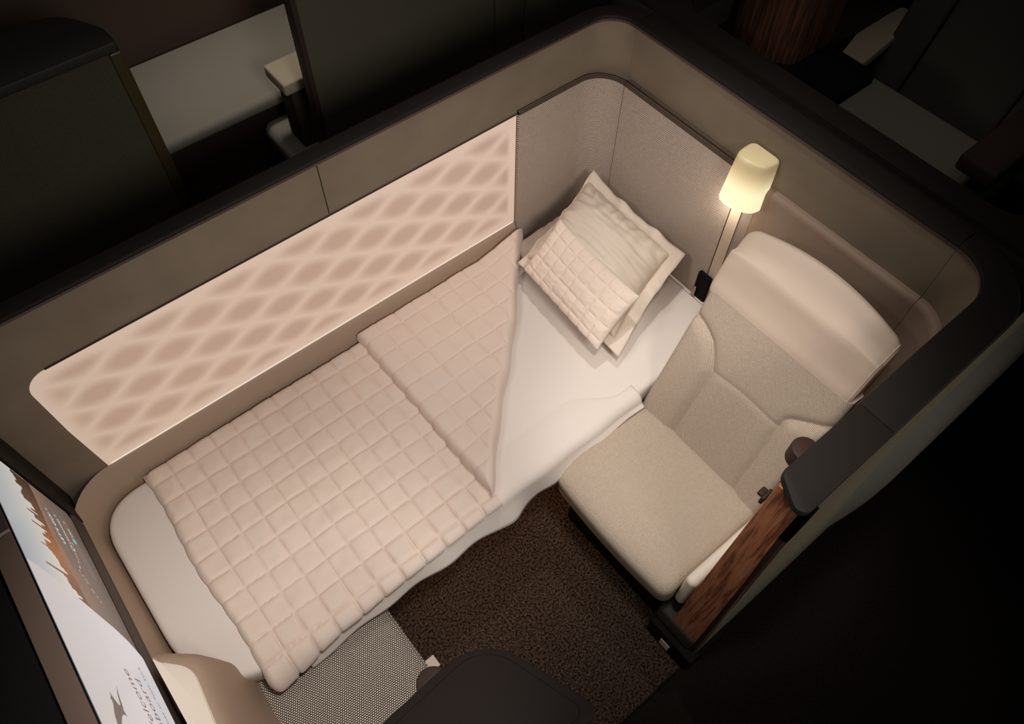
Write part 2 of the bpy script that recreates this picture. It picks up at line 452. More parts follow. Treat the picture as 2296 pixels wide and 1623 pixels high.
sb_ = rbox('glow_strip', (-.28, 1.262, 1.4965, 1.4985, .6315, .6365), .001, MT['strip_light'], pn); sb_['label'] = 'thin bright light strip'
rbox('shadow_lip', (-.238, 1.268, 1.4955, 1.4998, 1.1175, 1.1215), .001, MT['shell_brown'], pn)  # thin lip coloured dark to draw the shadow line above the panel
# beige ledge wrapping round the back and foot of the bed
lp = [(1.268, 1.5), (.6, 1.5), (0, 1.5), (-.25, 1.5)] + arc(-.29, 1.34, .16, 90, 180, 12)[1:] + [(-.45, 1.1), (-.452, .75)]
lp = lp[::-1]
prof = [(.0, .40), (-.040, .42), (-.040, .50), (-.033, .54), (-.022, .585), (-.012, .612), (-.006, .624), (-.001, .6285), (.0, .6285)]
rings_ = sweep('bed_surround', lp, prof, MT['beige'])
tag(rings_, 'smooth beige surround curving behind and round the foot of the bed', 'bed surround')

# ------------------------------------------------------------------ tweed headboard wrapping the corner
hp = [(1.272, 1.488), (1.45, 1.488), (1.53, 1.488)] + arc(1.53, 1.388, .10, 90, 0, 14)[1:]
hb = empty('headboard', (1.5, 1.3, .5), 'woven tweed headboard padding wrapping the corner behind the pillows', 'headboard')
def hbprof(): return [(0, .47), (0, 1.118), (.0018, 1.125), (.006, 1.129), (.0115, 1.130), (.0115, .47)]
def hbprof2(): return [(0, .47), (0, 1.118), (.0018, 1.125), (.006, 1.129), (.029, 1.130), (.029, .47)]
sweep('side_panel', hp, hbprof(), MT['headboard_tweed'], hb, uvlen=True)
sweep('shaded_edge', hp, [(-.0006, 1.1195), (.0012, 1.1262), (.006, 1.1305), (.0118, 1.1312), (.0118, 1.118), (.003, 1.118)], MT['shaded_tweed'], hb, uvlen=True)  # dark strip painting the shade along the headboard's top edge
sweep('shaded_edge', [(1.63, 1.386), (1.63, 1.2), (1.63, 1.0), (1.63, .8775)], [(-.0006, 1.1195), (.0012, 1.1262), (.006, 1.1305), (.0292, 1.1312), (.0292, 1.118), (.003, 1.118)], MT['shaded_tweed'], hb, uvlen=True)
sweep('back_panel', [(1.63, 1.386), (1.63, 1.2), (1.63, 1.0), (1.63, .8775)], hbprof2(), MT['headboard_tweed'], hb, uvlen=True)

# cream panels beside the headboard
pc = empty('head_wall_lining', (1.64, .5, .4), 'pale leather wall lining with rounded top ledge behind the seat', 'wall lining')
sweep('lining_strip', [(1.632, .875), (1.632, .838)], [(0, .40), (0, 1.118), (.006, 1.124), (.027, 1.124), (.027, .40)], MT['strip_leather'], pc)
sweep('metal_strip', [(1.636, .837), (1.636, .801)], [(0, .40), (0, 1.118), (.004, 1.12), (.022, 1.12), (.022, .40)], MT['tan_strip'], pc)
cp1 = [(1.634, .799), (1.634, .6), (1.634, .4), (1.634, .2705)]
cp2 = [(1.634, .2695)] + arc(1.535, .27, .099, 0, -90, 12)[1:] + [(1.45, .171), (1.30, .171)]
def cprof(w): return [(0, .40), (0, 1.098), (.002, 1.108), (.007, 1.115), (.014, 1.118), (w, 1.118), (w, .40)]
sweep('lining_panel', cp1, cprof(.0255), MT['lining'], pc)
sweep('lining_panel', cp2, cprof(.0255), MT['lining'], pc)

# ------------------------------------------------------------------ wall lamp
lamp = empty('wall_lamp', (1.61, .84, 1.1), 'glowing opal glass reading lamp on the wall above the headboard edge', 'lamp')
def shade_ring(z, xb, x_f, yl, yr):
    # flat-ish back at xb, rounded nose at the front left
    pts = [(xb, yl), (xb-.012, yl+.004)]
    ctrl = [(xb, yl), (x_f+.012, yl+.002), (x_f, (yl*.6+yr*.4)), (x_f+.028, yr+.010), (xb-.012, yr), (xb, yr+.004)]
    out = []
    m = len(ctrl)
    for i in range(m):
        a_, b_, c_ = Vector(ctrl[i-1]), Vector(ctrl[i]), Vector(ctrl[(i+1) % m])
        k = .22 if i in (0, 5) else .5
        p0 = b_.lerp(a_, k); p2 = b_.lerp(c_, k)
        for t in range(8):
            t_ = t/7 if k < .5 else t/8
            q = p0.lerp(b_, t_).lerp(b_.lerp(p2, t_), t_); out.append((q.x, q.y, z))
    return out
rings = []
def SR(z, ins=0):
    t = (z-1.03)/.19; fx = 1.566+.004*t
    return shade_ring(z, 1.655-ins*.2-.004*(1-t), fx+ins, .912-.008*t-.008*t-ins, .782+.006*t+ins)
for z, ins in ((1.030, .012), (1.031, .006), (1.036, .001), (1.042, 0), (1.08, 0), (1.12, 0), (1.16, 0), (1.20, 0), (1.212, .0005), (1.218, .003), (1.221, .008)):
    rings.append(SR(z, ins))
loft('lamp_shade', rings, MT['opal_glass'], lamp)
rbox('mount', (1.632, 1.659, .815, .86, 1.125, 1.20), .004, MT['brass_dark'], lamp)

# ------------------------------------------------------------------ bed
bed = empty('bed_mattress', (.6, 1.1, .4), 'long flat bed with smooth cream fitted sheet beneath the quilt', 'bed')
BZ = .53
def bed_y0(x):   # aisle-side edge of the mattress
    y = .722
    if x < -.15: y += .05*sm(-.15, -.42, x)*0
    y += .004*math.sin(9*x)+.003*math.sin(23*x+1)
    return y
def mat_fn(p):
    x, y, z = p
    # foot corner toward the wall is rounded in plan
    if x < -.25 and y > 1.2:
        cx, cy, rr = -.27, 1.32, .135
        if x < cx and y > cy:
            d = Vector((x-cx, y-cy)); 
            m_ = max(abs(d.x)/.135, abs(d.y)/.135)
            if m_ > 1e-6:
                q = d.normalized()*rr*m_; x, y = cx+q.x, cy+q.y
    if x < -.25 and y < 1.0:
        cx, cy, rr = -.255, .875, .15
        if x < cx and y < cy:
            d = Vector((x-cx, y-cy)); m_ = max(abs(d.x)/.15, abs(d.y)/.16)
            if m_ > 1e-6:
                q = d.normalized()*rr*m_; x, y = cx+q.x*.9, cy+q.y*.85
    z += .004*math.sin(x*7)*math.sin(y*9)*(1 if z > .5 else 0)
    if y < .80:
        k = sm(.80, .72, y)
        y += k*(.005*math.sin(9*x)+.004*math.sin(23*x+1))
        y += k*sm(.52, .43, z)*.018
    return Vector((x, y, z))
mo = rpoly([(-.405, .722), (1.628, .715), (1.628, 1.455), (-.405, 1.455)], [.27, .03, .03, .15], 14)
def inset_poly(poly, d):
    n = len(poly); out = []
    for i in range(n):
        a_, c_ = poly[i-1], poly[(i+1) % n]
        t = Vector((c_[0]-a_[0], c_[1]-a_[1])).normalized(); out.append((poly[i][0]-t.y*d, poly[i][1]+t.x*d))
    return out
rings = [[(x, y, z) for x, y in inset_poly(mo, d)] for z, d in ((.430, .012), (.438, .004), (.450, 0), (.495, 0), (.510, .0015), (.519, .004), (.526, .009), (.5295, .016), (.5305, .026))]
o = loft('fitted_sheet', rings, MT['sheet'], bed)
# loose top sheet hanging over the aisle edge
def hem(x): return .445-.012*sm(.3, .6, x)+.045*sm(.74, .95, x)+.006*math.sin(6*x+.5)+.004*math.sin(17*x)
rows = []
nS = 150
for i in range(nS+1):
    x = -.13+(1.30)*i/nS
    row = []
    bulge = .007*math.sin(7*x+.8)+.004*math.sin(27*x+2)+.010*math.exp(-((x-.72)/.05)**2)-.012*math.exp(-((x-.60)/.04)**2)
    for k in range(17):
        t = k/16
        if t < .4:
            ys0 = .90-.13*sm(.95, 1.12, x); y = ys0-(ys0-.735)*t/.4; z = BZ-.008+.012*sm(0, .2, t)
        elif t < .65:
            a_ = (t-.4)/.25*PI/2; y = .735-.036*math.sin(a_); z = BZ+.004-.036*(1-math.cos(a_))
        else:
            s = (t-.65)/.35; y = .699-.020*s+s*bulge*.8; z = BZ-.032-s*(BZ-.032-hem(x))
        row.append((x, y+.003*math.sin(31*x)*t, z))
    rows.append(row)
outer = rows; V = [p for r_ in rows for p in r_]; F = [(i*17+k, (i+1)*17+k, (i+1)*17+k+1, i*17+k+1) for i in range(nS) for k in range(16)]
o = build('flat_sheet', V, F, MT['sheet'], bed, smooth=True)
md = o.modifiers.new('s', 'SOLIDIFY'); md.thickness = .003; md.offset = -1
rbox('tweed_layer', (-.4080, 1.60, .84, 1.45, .40, .4295), .01, MT['ottoman_tweed'], bed)
base = rbox('base', (-.38, 1.60, .86, 1.455, .20, .399), .02, MT['shell_brown'], bed)
rbox('plinth', (-.35, 1.6, 1.0, 1.45, .002, .20), .004, MT['black_plastic'], bed)

# quilt ---------------------------------------------------------------
CELL = .074
def puff(s, t, c=CELL, w=.0045):
    ds = abs((s/c+.5) % 1-.5)*c; dt = abs((t/c+.5) % 1-.5)*c
    g_ = (1-math.exp(-(ds/w)**1.2))*(1-math.exp(-(dt/w)**1.2))
    return g_
def edge(d, r): 
    d = max(0, min(r, d)); return math.sqrt(max(0, 1-(1-d/r)**2))
DX0, DX1 = .555, 1.285
def diag(x): return .722+(1.462-.722)*(x-DX0)/(DX1-DX0)
def wr(x, y, s=14, a=.004): return a*noise.noise(Vector((x*s, y*s, 3.1)))+a*.5*noise.noise(Vector((x*s*2.3, y*s*2.3, 7)))
def quilt_pt(x, t, dmin, thick, zb):
    """t is arc length across the bed from the wall side"""
    yb = 1.458; r_ = .045; flat = yb-.735
    if t < flat: y = yb-t; z = zb; ny, nz = 0, 1
    elif t < flat+r_*PI/2:
        a_ = (t-flat)/r_; y = .735-r_*math.sin(a_); z = zb-r_*(1-math.cos(a_)); ny, nz = -math.sin(a_), math.cos(a_)
    else:
        e = t-flat-r_*PI/2; y = .735-r_-e*.05; z = zb-r_-e; ny, nz = -1, .05
    return y, z, ny, nz
def bx0(x, t):   # slow crown inside every stitched square
    a_ = math.sin(PI*((x+.235)/CELL % 1)); b_ = math.sin(PI*((t+.015)/CELL % 1)); return abs(a_*b_)**.5
quilt = empty('quilt', (.3, 1.1, .54), 'pale pink square-stitched quilt on the bed with one corner folded back', 'quilt')
Vt = []; Ft = []
NX = 300; NT = 170; X0 = -.235; X1 = .568
tl = .775
for side in (0, 1):
    for i in range(NX+1):
        x = X0+(X1-X0)*i/NX
        TT = tl-.012*math.sin(3*x)+.035*sm(-.02, -.22, x)
        for k in range(NT+1):
            t = TT*k/NT
            de = min(x-X0, t, TT-t); cr = .03; de = de if (x-X0 > cr or (t > cr and TT-t > cr)) else max(0, cr-math.hypot(cr-(x-X0), cr-min(t, TT-t)))
            bx = abs((x-X0)/CELL % 1-.5)*2; bt = abs((t+.015)/CELL % 1-.5)*2
            e_ = edge(de, .022)
            # scalloped border
            scx = -.0035*(1-bt**2)*math.exp(-(x-X0)/.02)
            lump = 1+.9*sm(.62, .74, t)+.3*math.exp(-(x-X0)/.06)
            th = (.011+.0062*lump*puff(x-X0, t+.015)+.0015*bx0(x, t))*e_
            y, z, ny, nz = quilt_pt(x, t, 0, 0, BZ+.012)
            corner = sm(-.08, -.23, x)*sm(.62, .80, t)
            z -= corner*.02
            h = (th if side == 0 else -.004*e_)
            q = wr(x, y)*e_
            Vt.append((x+scx+.006*math.sin(13*t)*math.exp(-(x-X0)/.08), y+ny*(h+q*(side == 0)), z+nz*(h+q*(side == 0))+ .006*noise.noise(Vector((x*5, y*5, 0)))))
W_ = NT+1; off2 = (NX+1)*W_
for i in range(NX):
    for k in range(NT):
        a_ = i*W_+k; Ft.append((a_, a_+1, a_+W_+1, a_+W_)); b_ = a_+off2; Ft.append((b_, b_+W_, b_+W_+1, b_+1))
for i in range(NX):
    for k in (0, NT): a_ = i*W_+k; Ft.append((a_, a_+W_, a_+W_+off2, a_+off2))
for k in range(NT):
    for i in (0, NX): a_ = i*W_+k; Ft.append((a_, a_+1, a_+1+off2, a_+off2))
build('main_layer', Vt, Ft, MT['quilt_fabric'], quilt, smooth=True)
# folded-back corner: a triangle lying on top
Vt = []; Ft = []
NX = 260; NT = 150
for side in (0, 1):
    for i in range(NX+1):
        x = DX0+(DX1-.004-DX0)*i/NX
        yl = diag(x); 
        for k in range(NT+1):
            y = 1.470-(1.470-yl)*(k/NT)
            dd = (y-yl)*.70; d1 = x-DX0; d3 = 1.470-y
            e1 = edge(d1, .020); e2 = edge(dd, .035); e3 = edge(d3, .02)
            e_ = min(e1, e2, e3)
            diagw = sm(1.0, 1.2, x)
            pf = puff(x-DX0, 1.470-y+.015)*(1-.35*diagw)
            th = (.030 + .0055*pf)*e_ + .010*sm(.0, .06, d1)*0
            lift = .024*math.exp(-dd/.05)*e2 + .03*sm(1.05, 1.25, x)*sm(1.2, 1.42, y)*e_
            zt = BZ+.030+th+lift+wr(x, y, 9, .006)*e_
            zbm = BZ+.026-(.018*sm(.06, 0, dd))
            scx = -.005*(1-(abs((1.47-y+.015)/CELL % 1-.5)*2)**2)*math.exp(-d1/.02)
            ys = y + (.010*math.sin(11*x)+.004*math.sin(41*x))*math.exp(-dd/.06)*sm(0, .1, x-DX0)*sm(0, .1, DX1-x)
            Vt.append((x+scx, ys, zt if side == 0 else zbm))
W_ = NT+1; off2 = (NX+1)*W_
for i in range(NX):
    for k in range(NT):
        a_ = i*W_+k; Ft.append((a_, a_+1, a_+W_+1, a_+W_)); b_ = a_+off2; Ft.append((b_, b_+W_, b_+W_+1, b_+1))
for i in range(NX):
    for k in (0, NT): a_ = i*W_+k; Ft.append((a_, a_+W_, a_+W_+off2, a_+off2))
for k in range(NT):
    for i in (0, NX): a_ = i*W_+k; Ft.append((a_, a_+1, a_+1+off2, a_+off2))
build('folded_corner', Vt, Ft, MT['quilt_fabric'], quilt, smooth=True)

# pillows ---------------------------------------------------------------
def pillow(name, parent, A, B, C, D, thick, mat, pw=.42, N=60, pinch=.05, flange=0.0, quilted=0, under=.5, wrk=.006, seed=0, cellu=1, cellv=1, flmat=None, frad=.3):
    """A B C D corners (uv 0,0 / 1,0 / 1,1 / 0,1). body inset by flange fraction"""
    A, B, C, D = map(Vector, (A, B, C, D))
    nrm = (B-A).cross(D-A).normalized()
    if nrm.z < 0: nrm = -nrm
    Lu = (B-A).length; Lv = (D-A).length
    def P(u, v):
        p = A.lerp(B, u).lerp(D.lerp(C, u), v); return p
    V = []; F = []
    for side in (0, 1):
        for i in range(N+1):
            for k in range(N+1):
                u, v = i/N, k/N
                uu = u*2-1; vv = v*2-1
                # sides bow in between the corners
                ub = uu*(1-pinch*(1-vv*vv)*0-pinch*(1-vv**2)); vb = vv*(1-pinch*(1-uu**2))
                p = P((ub+1)/2, (vb+1)/2)
                b = max(0, (1-uu*uu))**pw*max(0, (1-vv*vv))**pw
                h = thick*b
                s3 = seed
                if quilted:
                    pf = puff(u*Lu+.01, v*Lv+.01, quilted, .006)
                    rl = sm(0, .25, b)
                    h = h + rl*(.0065*pf-.0055)+.002*noise.noise(Vector((u*22, v*16, 3)))*rl
                if side == 0:
                    h2 = h + wrk*b*noise.noise(Vector((u*5, v*5, s3)))+wrk*.8*b*noise.noise(Vector((u*3, v*14, s3+5)))
                    # tension creases running in from the edges
                    er = math.exp(-min(1-abs(uu), 1-abs(vv))/.22)
                    h2 += wrk*1.6*er*b*math.sin((v if abs(uu) > abs(vv) else u)*46+4*noise.noise(Vector((u*4, v*4, s3+9))))*(0 if quilted else 1)
                    p = p+nrm*h2
                else: p = p-nrm*h*under
                V.append(p)
    W_ = N+1; o2 = W_*W_
    for i in range(N):
        for k in range(N):
            a_ = i*W_+k; F.append((a_, a_+1, a_+W_+1, a_+W_)); b_ = a_+o2; F.append((b_, b_+W_, b_+W_+1, b_+1))
    bm_ = build(name, V, F, mat, parent, smooth=True)
    # weld the rim
    bm = bmesh.new(); bm.from_mesh(bm_.data); bmesh.ops.remove_doubles(bm, verts=bm.verts, dist=.0003); bmesh.ops.recalc_face_normals(bm, faces=bm.faces); bm.to_mesh(bm_.data); bm.free()
    for p_ in bm_.data.polygons: p_.use_smooth = True
    return P, nrm
def flange(parent, name, P, nrm, pinch, sides, w, mat, seed=0, amp=.006):
    """flat hem ring around the pillow; sides: widths for u0,u1,v0,v1"""
    N = 48; V = []; F = []
    per = []
    for k in range(4*N):
        s, t = divmod(k, N); t = t/N
        uv = [(t, 0), (1, t), (1-t, 1), (0, 1-t)][s]
        per.append(uv)
    for ring in range(5):
        f = ring/4
        for (u, v) in per:
            uu, vv = u*2-1, v*2-1
            ub = uu*(1-pinch*(1-vv**2)); vb = vv*(1-pinch*(1-uu**2))
            wu = sides[1] if uu > 0 else sides[0]; wv = sides[3] if vv > 0 else sides[2]
            du = wu*(abs(uu)**10)*(1 if uu > 0 else -1); dv = wv*(abs(vv)**10)*(1 if vv > 0 else -1)
            p = P((ub*(.985)+1)/2+du*f, (vb*.985+1)/2+dv*f)
            rip = amp*f*(math.sin(17*(u+v)+seed)+.6*math.sin(31*(u-v)+seed*2))
            V.append(p+nrm*(rip+.002))
    n = len(per)
    for r_ in range(4):
        for i in range(n):
            j = (i+1) % n; F.append((r_*n+i, r_*n+j, (r_+1)*n+j, (r_+1)*n+i))
    o = build(name, V, F, mat, parent, smooth=True)
    md = o.modifiers.new('s', 'SOLIDIFY'); md.thickness = .004; md.offset = 0
    return o
bp = empty('back_pillow', (1.4, 1.25, .56), 'mauve pillow lying flat beneath the large pillow in the headboard corner', 'pillow')
pillow('pillowcase', bp, (1.20, 1.455, .565), (1.60, 1.45, .60), (1.60, 1.00, .59), (1.22, 1.02, .565), .045, MT['mauve_pillow'], .4, 40, .04, under=.5, seed=4)
sh = empty('large_pillow', (1.4, 1.1, .62), 'large cream pillow with a flat hemmed border leaning on the headboard', 'pillow')
# body corners a little inside the flange corners
A_, B_, C_, D_ = (1.530, 1.395, .750), (1.548, .990, .705), (1.215, .900, .60), (1.19, 1.335, .64)
P_, n_ = pillow('pillow_body', sh, A_, B_, C_, D_, .130, MT['pillowcase'], .46, 110, .06, under=.28, wrk=.015, seed=1)
flange(sh, 'hem', P_, n_, .06, (.03, .115, .115, .11), .05, MT['pillowcase'], 1, .009)
cu = empty('quilted_cushion', (1.2, 1.1, .68), 'small pale quilted lumbar cushion propped against the large pillow', 'cushion')
pillow('cushion_body', cu, (1.300, 1.292, .795), (1.300, .900, .765), (1.128, .892, .625), (1.152, 1.300, .635), .042, MT['cushion_fabric'], .33, 130, .03, quilted=.050, under=.8, wrk=.003, seed=2)

# ------------------------------------------------------------------ seat
seat = empty('reclining_seat', (1.1, .45, 0), 'armchair style woven seat with pale leather headrest beside the bed', 'seat')
def cush_fn(p):
    x, y, z = p
    cy_ = (y-.44)/.25; cx_ = (x-1.0)/.2
    if z > .42: z += .012*(1-min(1, cy_**2))*(1-min(1, cx_**2*.7))-.022*sm(.90, .78, x)
    if x < .86 and z < .46: x += .02*sm(.44, .28, z)
    x -= .012*(1-min(1, cy_**2))*(1 if x < .85 else 0)
    return Vector((x, y, z))
V, F = rbox_data(.785, 1.20, .190, .700, .300, .482, .034, .02, cush_fn)
build('seat_cushion', V, F, MT['seat_tweed'], seat, smooth=True)
rbox('seat_base', (.86, 1.22, .22, .68, .002, .298), .02, MT['black_plastic'], seat)
# backrest, split along its stitched seams
dirv = Vector((.17, 0, .476)).normalized(); nv = Vector((-dirv.z, 0, dirv.x))
S1_ = [(.705, .412), (.672, .408), (.644, .396), (.611, .375), (.590, .345), (.575, .318), (.561, .285), (.559, .176), (.559, .02), (.559, -.1)]
S2_ = [(.298, -.1), (.298, .028), (.303, .182), (.308, .27), (.309, .311), (.306, .333), (.298, .347), (.280, .362), (.253, .381), (.198, .416)]
S3_ = [(.553, .294), (.50, .302), (.454, .306), (.40, .306), (.33, .301), (.311, .300)]
def dseg(p, L):
    m = 9
    for a_, b_ in zip(L, L[1:]):
        ax, ay = a_; bx, by = b_; dx, dy = bx-ax, by-ay
        t = max(0, min(1, ((p[0]-ax)*dx+(p[1]-ay)*dy)/(dx*dx+dy*dy+1e-12)))
        m = min(m, math.hypot(p[0]-ax-t*dx, p[1]-ay-t*dy))
    return m
def interp(L, s):
    for a_, b_ in zip(L, L[1:]):
        lo, hi = (a_, b_) if a_[1] < b_[1] else (b_, a_)
        if lo[1] <= s <= hi[1]: return lo[0]+(hi[0]-lo[0])*(s-lo[1])/(hi[1]-lo[1]+1e-9)
    return None
def region(y, s):
    a_ = interp(S1_, s)
    if a_ is not None and y > a_: return 1
    b_ = interp(S2_, s)
    if b_ is not None and y < b_: return 2
    return 0
NY, NS = 130, 150
y0b, y1b, s0b, s1b = .195, .705, -.06, .515
V = []; Fr = {0: [], 1: [], 2: [], 3: []}; UV = []
for i in range(NY+1):
    for k in range(NS+1):
        y = y0b+(y1b-y0b)*i/NY; s = s0b+(s1b-s0b)*k/NS
        e_ = edge(min(y-y0b, y1b-y), .030)
        h = .0-.022*(1-e_)
        c_ = (y-.45)/.25; h += .012*(c_**2)*0
        d1 = dseg((y, s), S1_); d2 = dseg((y, s), S2_); d3 = dseg((y, s), S3_)
        dm = min(d1, d2)
        h += .010*(1-math.exp(-(dm/.012)**1.3))-.010
        h += .004*(1-math.exp(-(d3/.009)**1.3))-.004
        reg = region(y, s)
        if reg: h += .009*sm(0, .04, dm)
        p = Vector((1.18, y, .48))+dirv*s+nv*h
        V.append(p); UV.append((y, s))
nF = len(V)
for i in range(NY+1):
    for k in range(NS+1):
        p = V[i*(NS+1)+k]; V.append(p-nv*.09*(edge(min((i/NY)*.51, (1-i/NY)*.51), .03)*.4+.6)); UV.append((UV[i*(NS+1)+k]))
W_ = NS+1
for i in range(NY):
    for k in range(NS):
        a_ = i*W_+k; reg = region(UV[a_][0]+.002, UV[a_][1]+.002)
        Fr[reg].append((a_, a_+W_, a_+W_+1, a_+1)); b_ = a_+nF; Fr[3].append((b_, b_+1, b_+W_+1, b_+W_))
for i in range(NY):
    for k in (0, NS): a_ = i*W_+k; Fr[3].append((a_, a_+W_, a_+W_+nF, a_+nF))
for k in range(NS):
    for i in (0, NY): a_ = i*W_+k; Fr[3].append((a_, a_+1, a_+1+nF, a_+nF))
def sub(name, faces, mat, parent):
    used = sorted({v for f in faces for v in f}); mp = {v: i for i, v in enumerate(used)}
    return build(name, [V[v] for v in used], [tuple(mp[v] for v in f) for f in faces], mat, parent, smooth=True, uv=[UV[v] for v in used])
br = sub('backrest', Fr[0]+Fr[3], MT['seat_tweed'], seat)
sub('side_bolster', Fr[1], MT['seat_tweed'], br); sub('side_bolster', Fr[2], MT['seat_tweed'], br)
# headrest: profile swept across the seat
def hr_prof(y):
    c_ = (y-.457)/.25
    e_ = edge(min(y-.203, .712-y), .030)
    arch = 1-c_*c_
    fz = .955+.0; 
    top = 1.128+.052*arch; ridge = 1.085+.018*arch
    pts = [(1.352, .953), (1.372, 1.01), (1.386, 1.055), (1.394, ridge-.014), (1.400, ridge), (1.408, ridge+.010), (1.435, top-.038), (1.458, top-.012), (1.474, top-.001), (1.486, top-.004), (1.494, top-.018), (1.492, 1.06), (1.47, .96), (1.44, .90), (1.40, .93)]
    cx_, cz_ = 1.432, 1.03
    k = .80+.20*e_
    return [(cx_+(x-cx_)*k, y, cz_+(z-cz_)*k if z > .96 else z) for x, z in pts]
ys_ = [.203, .2035, .205, .208, .213, .220, .228, .236] + [.245+i*.02 for i in range(22)] + [.679, .687, .695, .702, .707, .710, .7115, .712]
# smooth the profile with Catmull-like refinement
def refine(r_):
    out = []; n = len(r_)
    for i in range(n):
        p0, p1, p2, p3 = Vector(r_[i-1]), Vector(r_[i]), Vector(r_[(i+1) % n]), Vector(r_[(i+2) % n])
        for t in (0, .33, .66):
            out.append(tuple(.5*((2*p1)+(p2-p0)*t+(2*p0-5*p1+4*p2-p3)*t*t+(3*p1-p0-3*p2+p3)*t**3)))
    return out
hr = loft('headrest', [refine(hr_prof(y)) for y in ys_], MT['headrest_leather'], seat)
hr['label'] = 'pale leather headrest pad'
# piping along the aisle end of the headrest
def tube(name, pts, r, mat, parent, n=8):
    rings = []
    for i, p in enumerate(pts):
        a_ = Vector(pts[max(0, i-1)]); c_ = Vector(pts[min(len(pts)-1, i+1)]); t = (c_-a_).normalized()
        u_ = t.orthogonal().normalized() if abs(t.y) > .9 else t.cross(Vector((0, 1, 0))).normalized(); w_ = t.cross(u_)
        rings.append([tuple(Vector(p)+u_*r*math.cos(2*PI*k/n)+w_*r*math.sin(2*PI*k/n)) for k in range(n)])
    return loft(name, rings, mat, parent)
tube('piping', [(p[0]-.0005, .2105, p[2]) for p in refine(hr_prof(.2105))[:33]], .0022, MT['headrest_leather'], hr)
rbox('back_shell', (1.42, 1.52, .215, .70, .40, 1.02), .03, MT['seat_tweed'], seat)

ar = rbox('armrest', (.835, 1.30, .150, .189, .34, .545), .019, MT['cream_leather'], seat); ar['label'] = 'cream leather armrest pad'

# dark knob and small latch on the aisle wall
kn = cyl('coat_knob', (1.075, .176), .034, 1.04, 1.10, MT['dark_brown'], None, 40, .006)
tag(kn, 'chunky dark brown round knob on the inside of the aisle wall, beside the backrest', 'knob')
la = empty('wall_latch', (1.02, .17, .88), 'small dark latch on the aisle wall near the seat cushion corner', 'latch')
rbox('plate', (1.005, 1.045, .171, .182, .865, .90), .004, MT['dark_brown'], la)
rbox('lever', (1.008, 1.036, .180, .197, .888, .902), .005, MT['dark_brown'], la)

# seat belt stowage at the headboard corner
sb = empty('belt_holder', (1.6, .87, .52), 'small black belt pocket at the base of the headboard by the seat', 'belt holder')
rbox('pocket', (1.612, 1.6285, .848, .902, .525, .652), .004, MT['black_plastic'], sb)
rbox('buckle', (1.600, 1.612, .884, .898, .535, .585), .003, MT['chrome'], sb)
sb.children[-1]['label'] = 'slim metal buckle tongue'

# ------------------------------------------------------------------ foot of the bed: ottoman, leather console, television, side table
ot = empty('ottoman', (-.05, .5, 0), 'woven tweed ottoman below the foot end of the bed', 'ottoman')
def ot_fn(p):
    x, y, z = p
    if z > .4: z += .006*math.sin((x+.3)*6)-.012*sm(.04, .13, x)
    return Vector((x, y, z))
V, F = rbox_data(-.30, .128, .33, .836, .30, .425, .035, .04, ot_fn)
build('cushion', V, F, MT['ottoman_tweed'], ot, smooth=True)
rbox('side_rail', (-.28, .134, .34, .845, .24, .299), .004, MT['brass_dark'], ot)
rbox('base', (-.28, .125, .35, .84, .002, .239), .008, MT['black_plastic'], ot)
V, F = rbox_data(.112, .160, .478, .515, .352, .356, .0015, 1)
tb = build('pull_tab', V, F, MT['tag_fabric'], ot, smooth=True); tb['label'] = 'pale stitched pull tab'

co = empty('foot_console', (-.36, .6, .4), 'cream and beige leather console beside the screen at the bed foot', 'console')
def sup(poly, z): return [(x, y, z) for x, y in poly]
topo = [(-.412, .30), (-.338, .30), (-.338, .60), (-.315, .815), (-.39, .878), (-.412, .890)]
boto = [(-.412, .30), (-.275, .30), (-.275, .60), (-.262, .800), (-.33, .850), (-.412, .87)]
rings = []
for z, k, ins in ((.40, 0, 0), (.50, .25, 0), (.60, .58, 0), (.66, .82, 0), (.69, .96, .002), (.705, 1.02, .008), (.714, 1.02, .018), (.718, 1.02, .03)):
    po = [(a_[0]+(b_[0]-a_[0])*k, a_[1]+(b_[1]-a_[1])*k) for a_, b_ in zip(boto, topo)]
    cx_, cy_ = -.42, .58
    po = [(max(x-ins, -.412), y-(ins if y > .5 else -ins)) if x > -.405 else (-.412, y-(ins*.6 if y > .5 else -ins)) for x, y in po]; po[4] = (max(po[4][0], -.402), po[4][1])
    rings.append(sup(rpoly(po, [.01, .02, .1, .06, .08, .01]), z))
loft('body', rings, MT['beige'], co)
po = [(max(x-.028, -.412), y-(.028 if y > .5 else -.028)) if x > -.405 else (-.412, y-(.017 if y > .5 else -.028)) for x, y in topo]; po[4] = (max(po[4][0], -.402), po[4][1])
pr_ = rpoly(po, [.01, .02, .1, .06, .08, .01])
loft('top_pad', [sup(pr_, .716), sup(pr_, .722), sup([(x-.004 if x > -.395 else x, y-.004) for x, y in pr_], .726)], MT['cream_leather'], co)
co.children[-1]['label'] = 'cream leather top'

def kk(y): return 1+.0384*(1.38-y)/.75
def mp(y, z): k = kk(y); return (y*k, 2.76-(2.76-z)*k)
tv = empty('television', (-.45, .9, .9), 'wide flat television at the bed foot showing a city skyline welcome page', 'television')
rbox('housing', (-.475, -.4335, .20, 1.47, .60, 1.172), .004, MT['tv_frame'], tv)
sc_ = build('screen', *rbox_data(-.4335, -.4305, .42, 1.390, .676, 1.167, .0012, 1), MT['black_gloss'], tv)
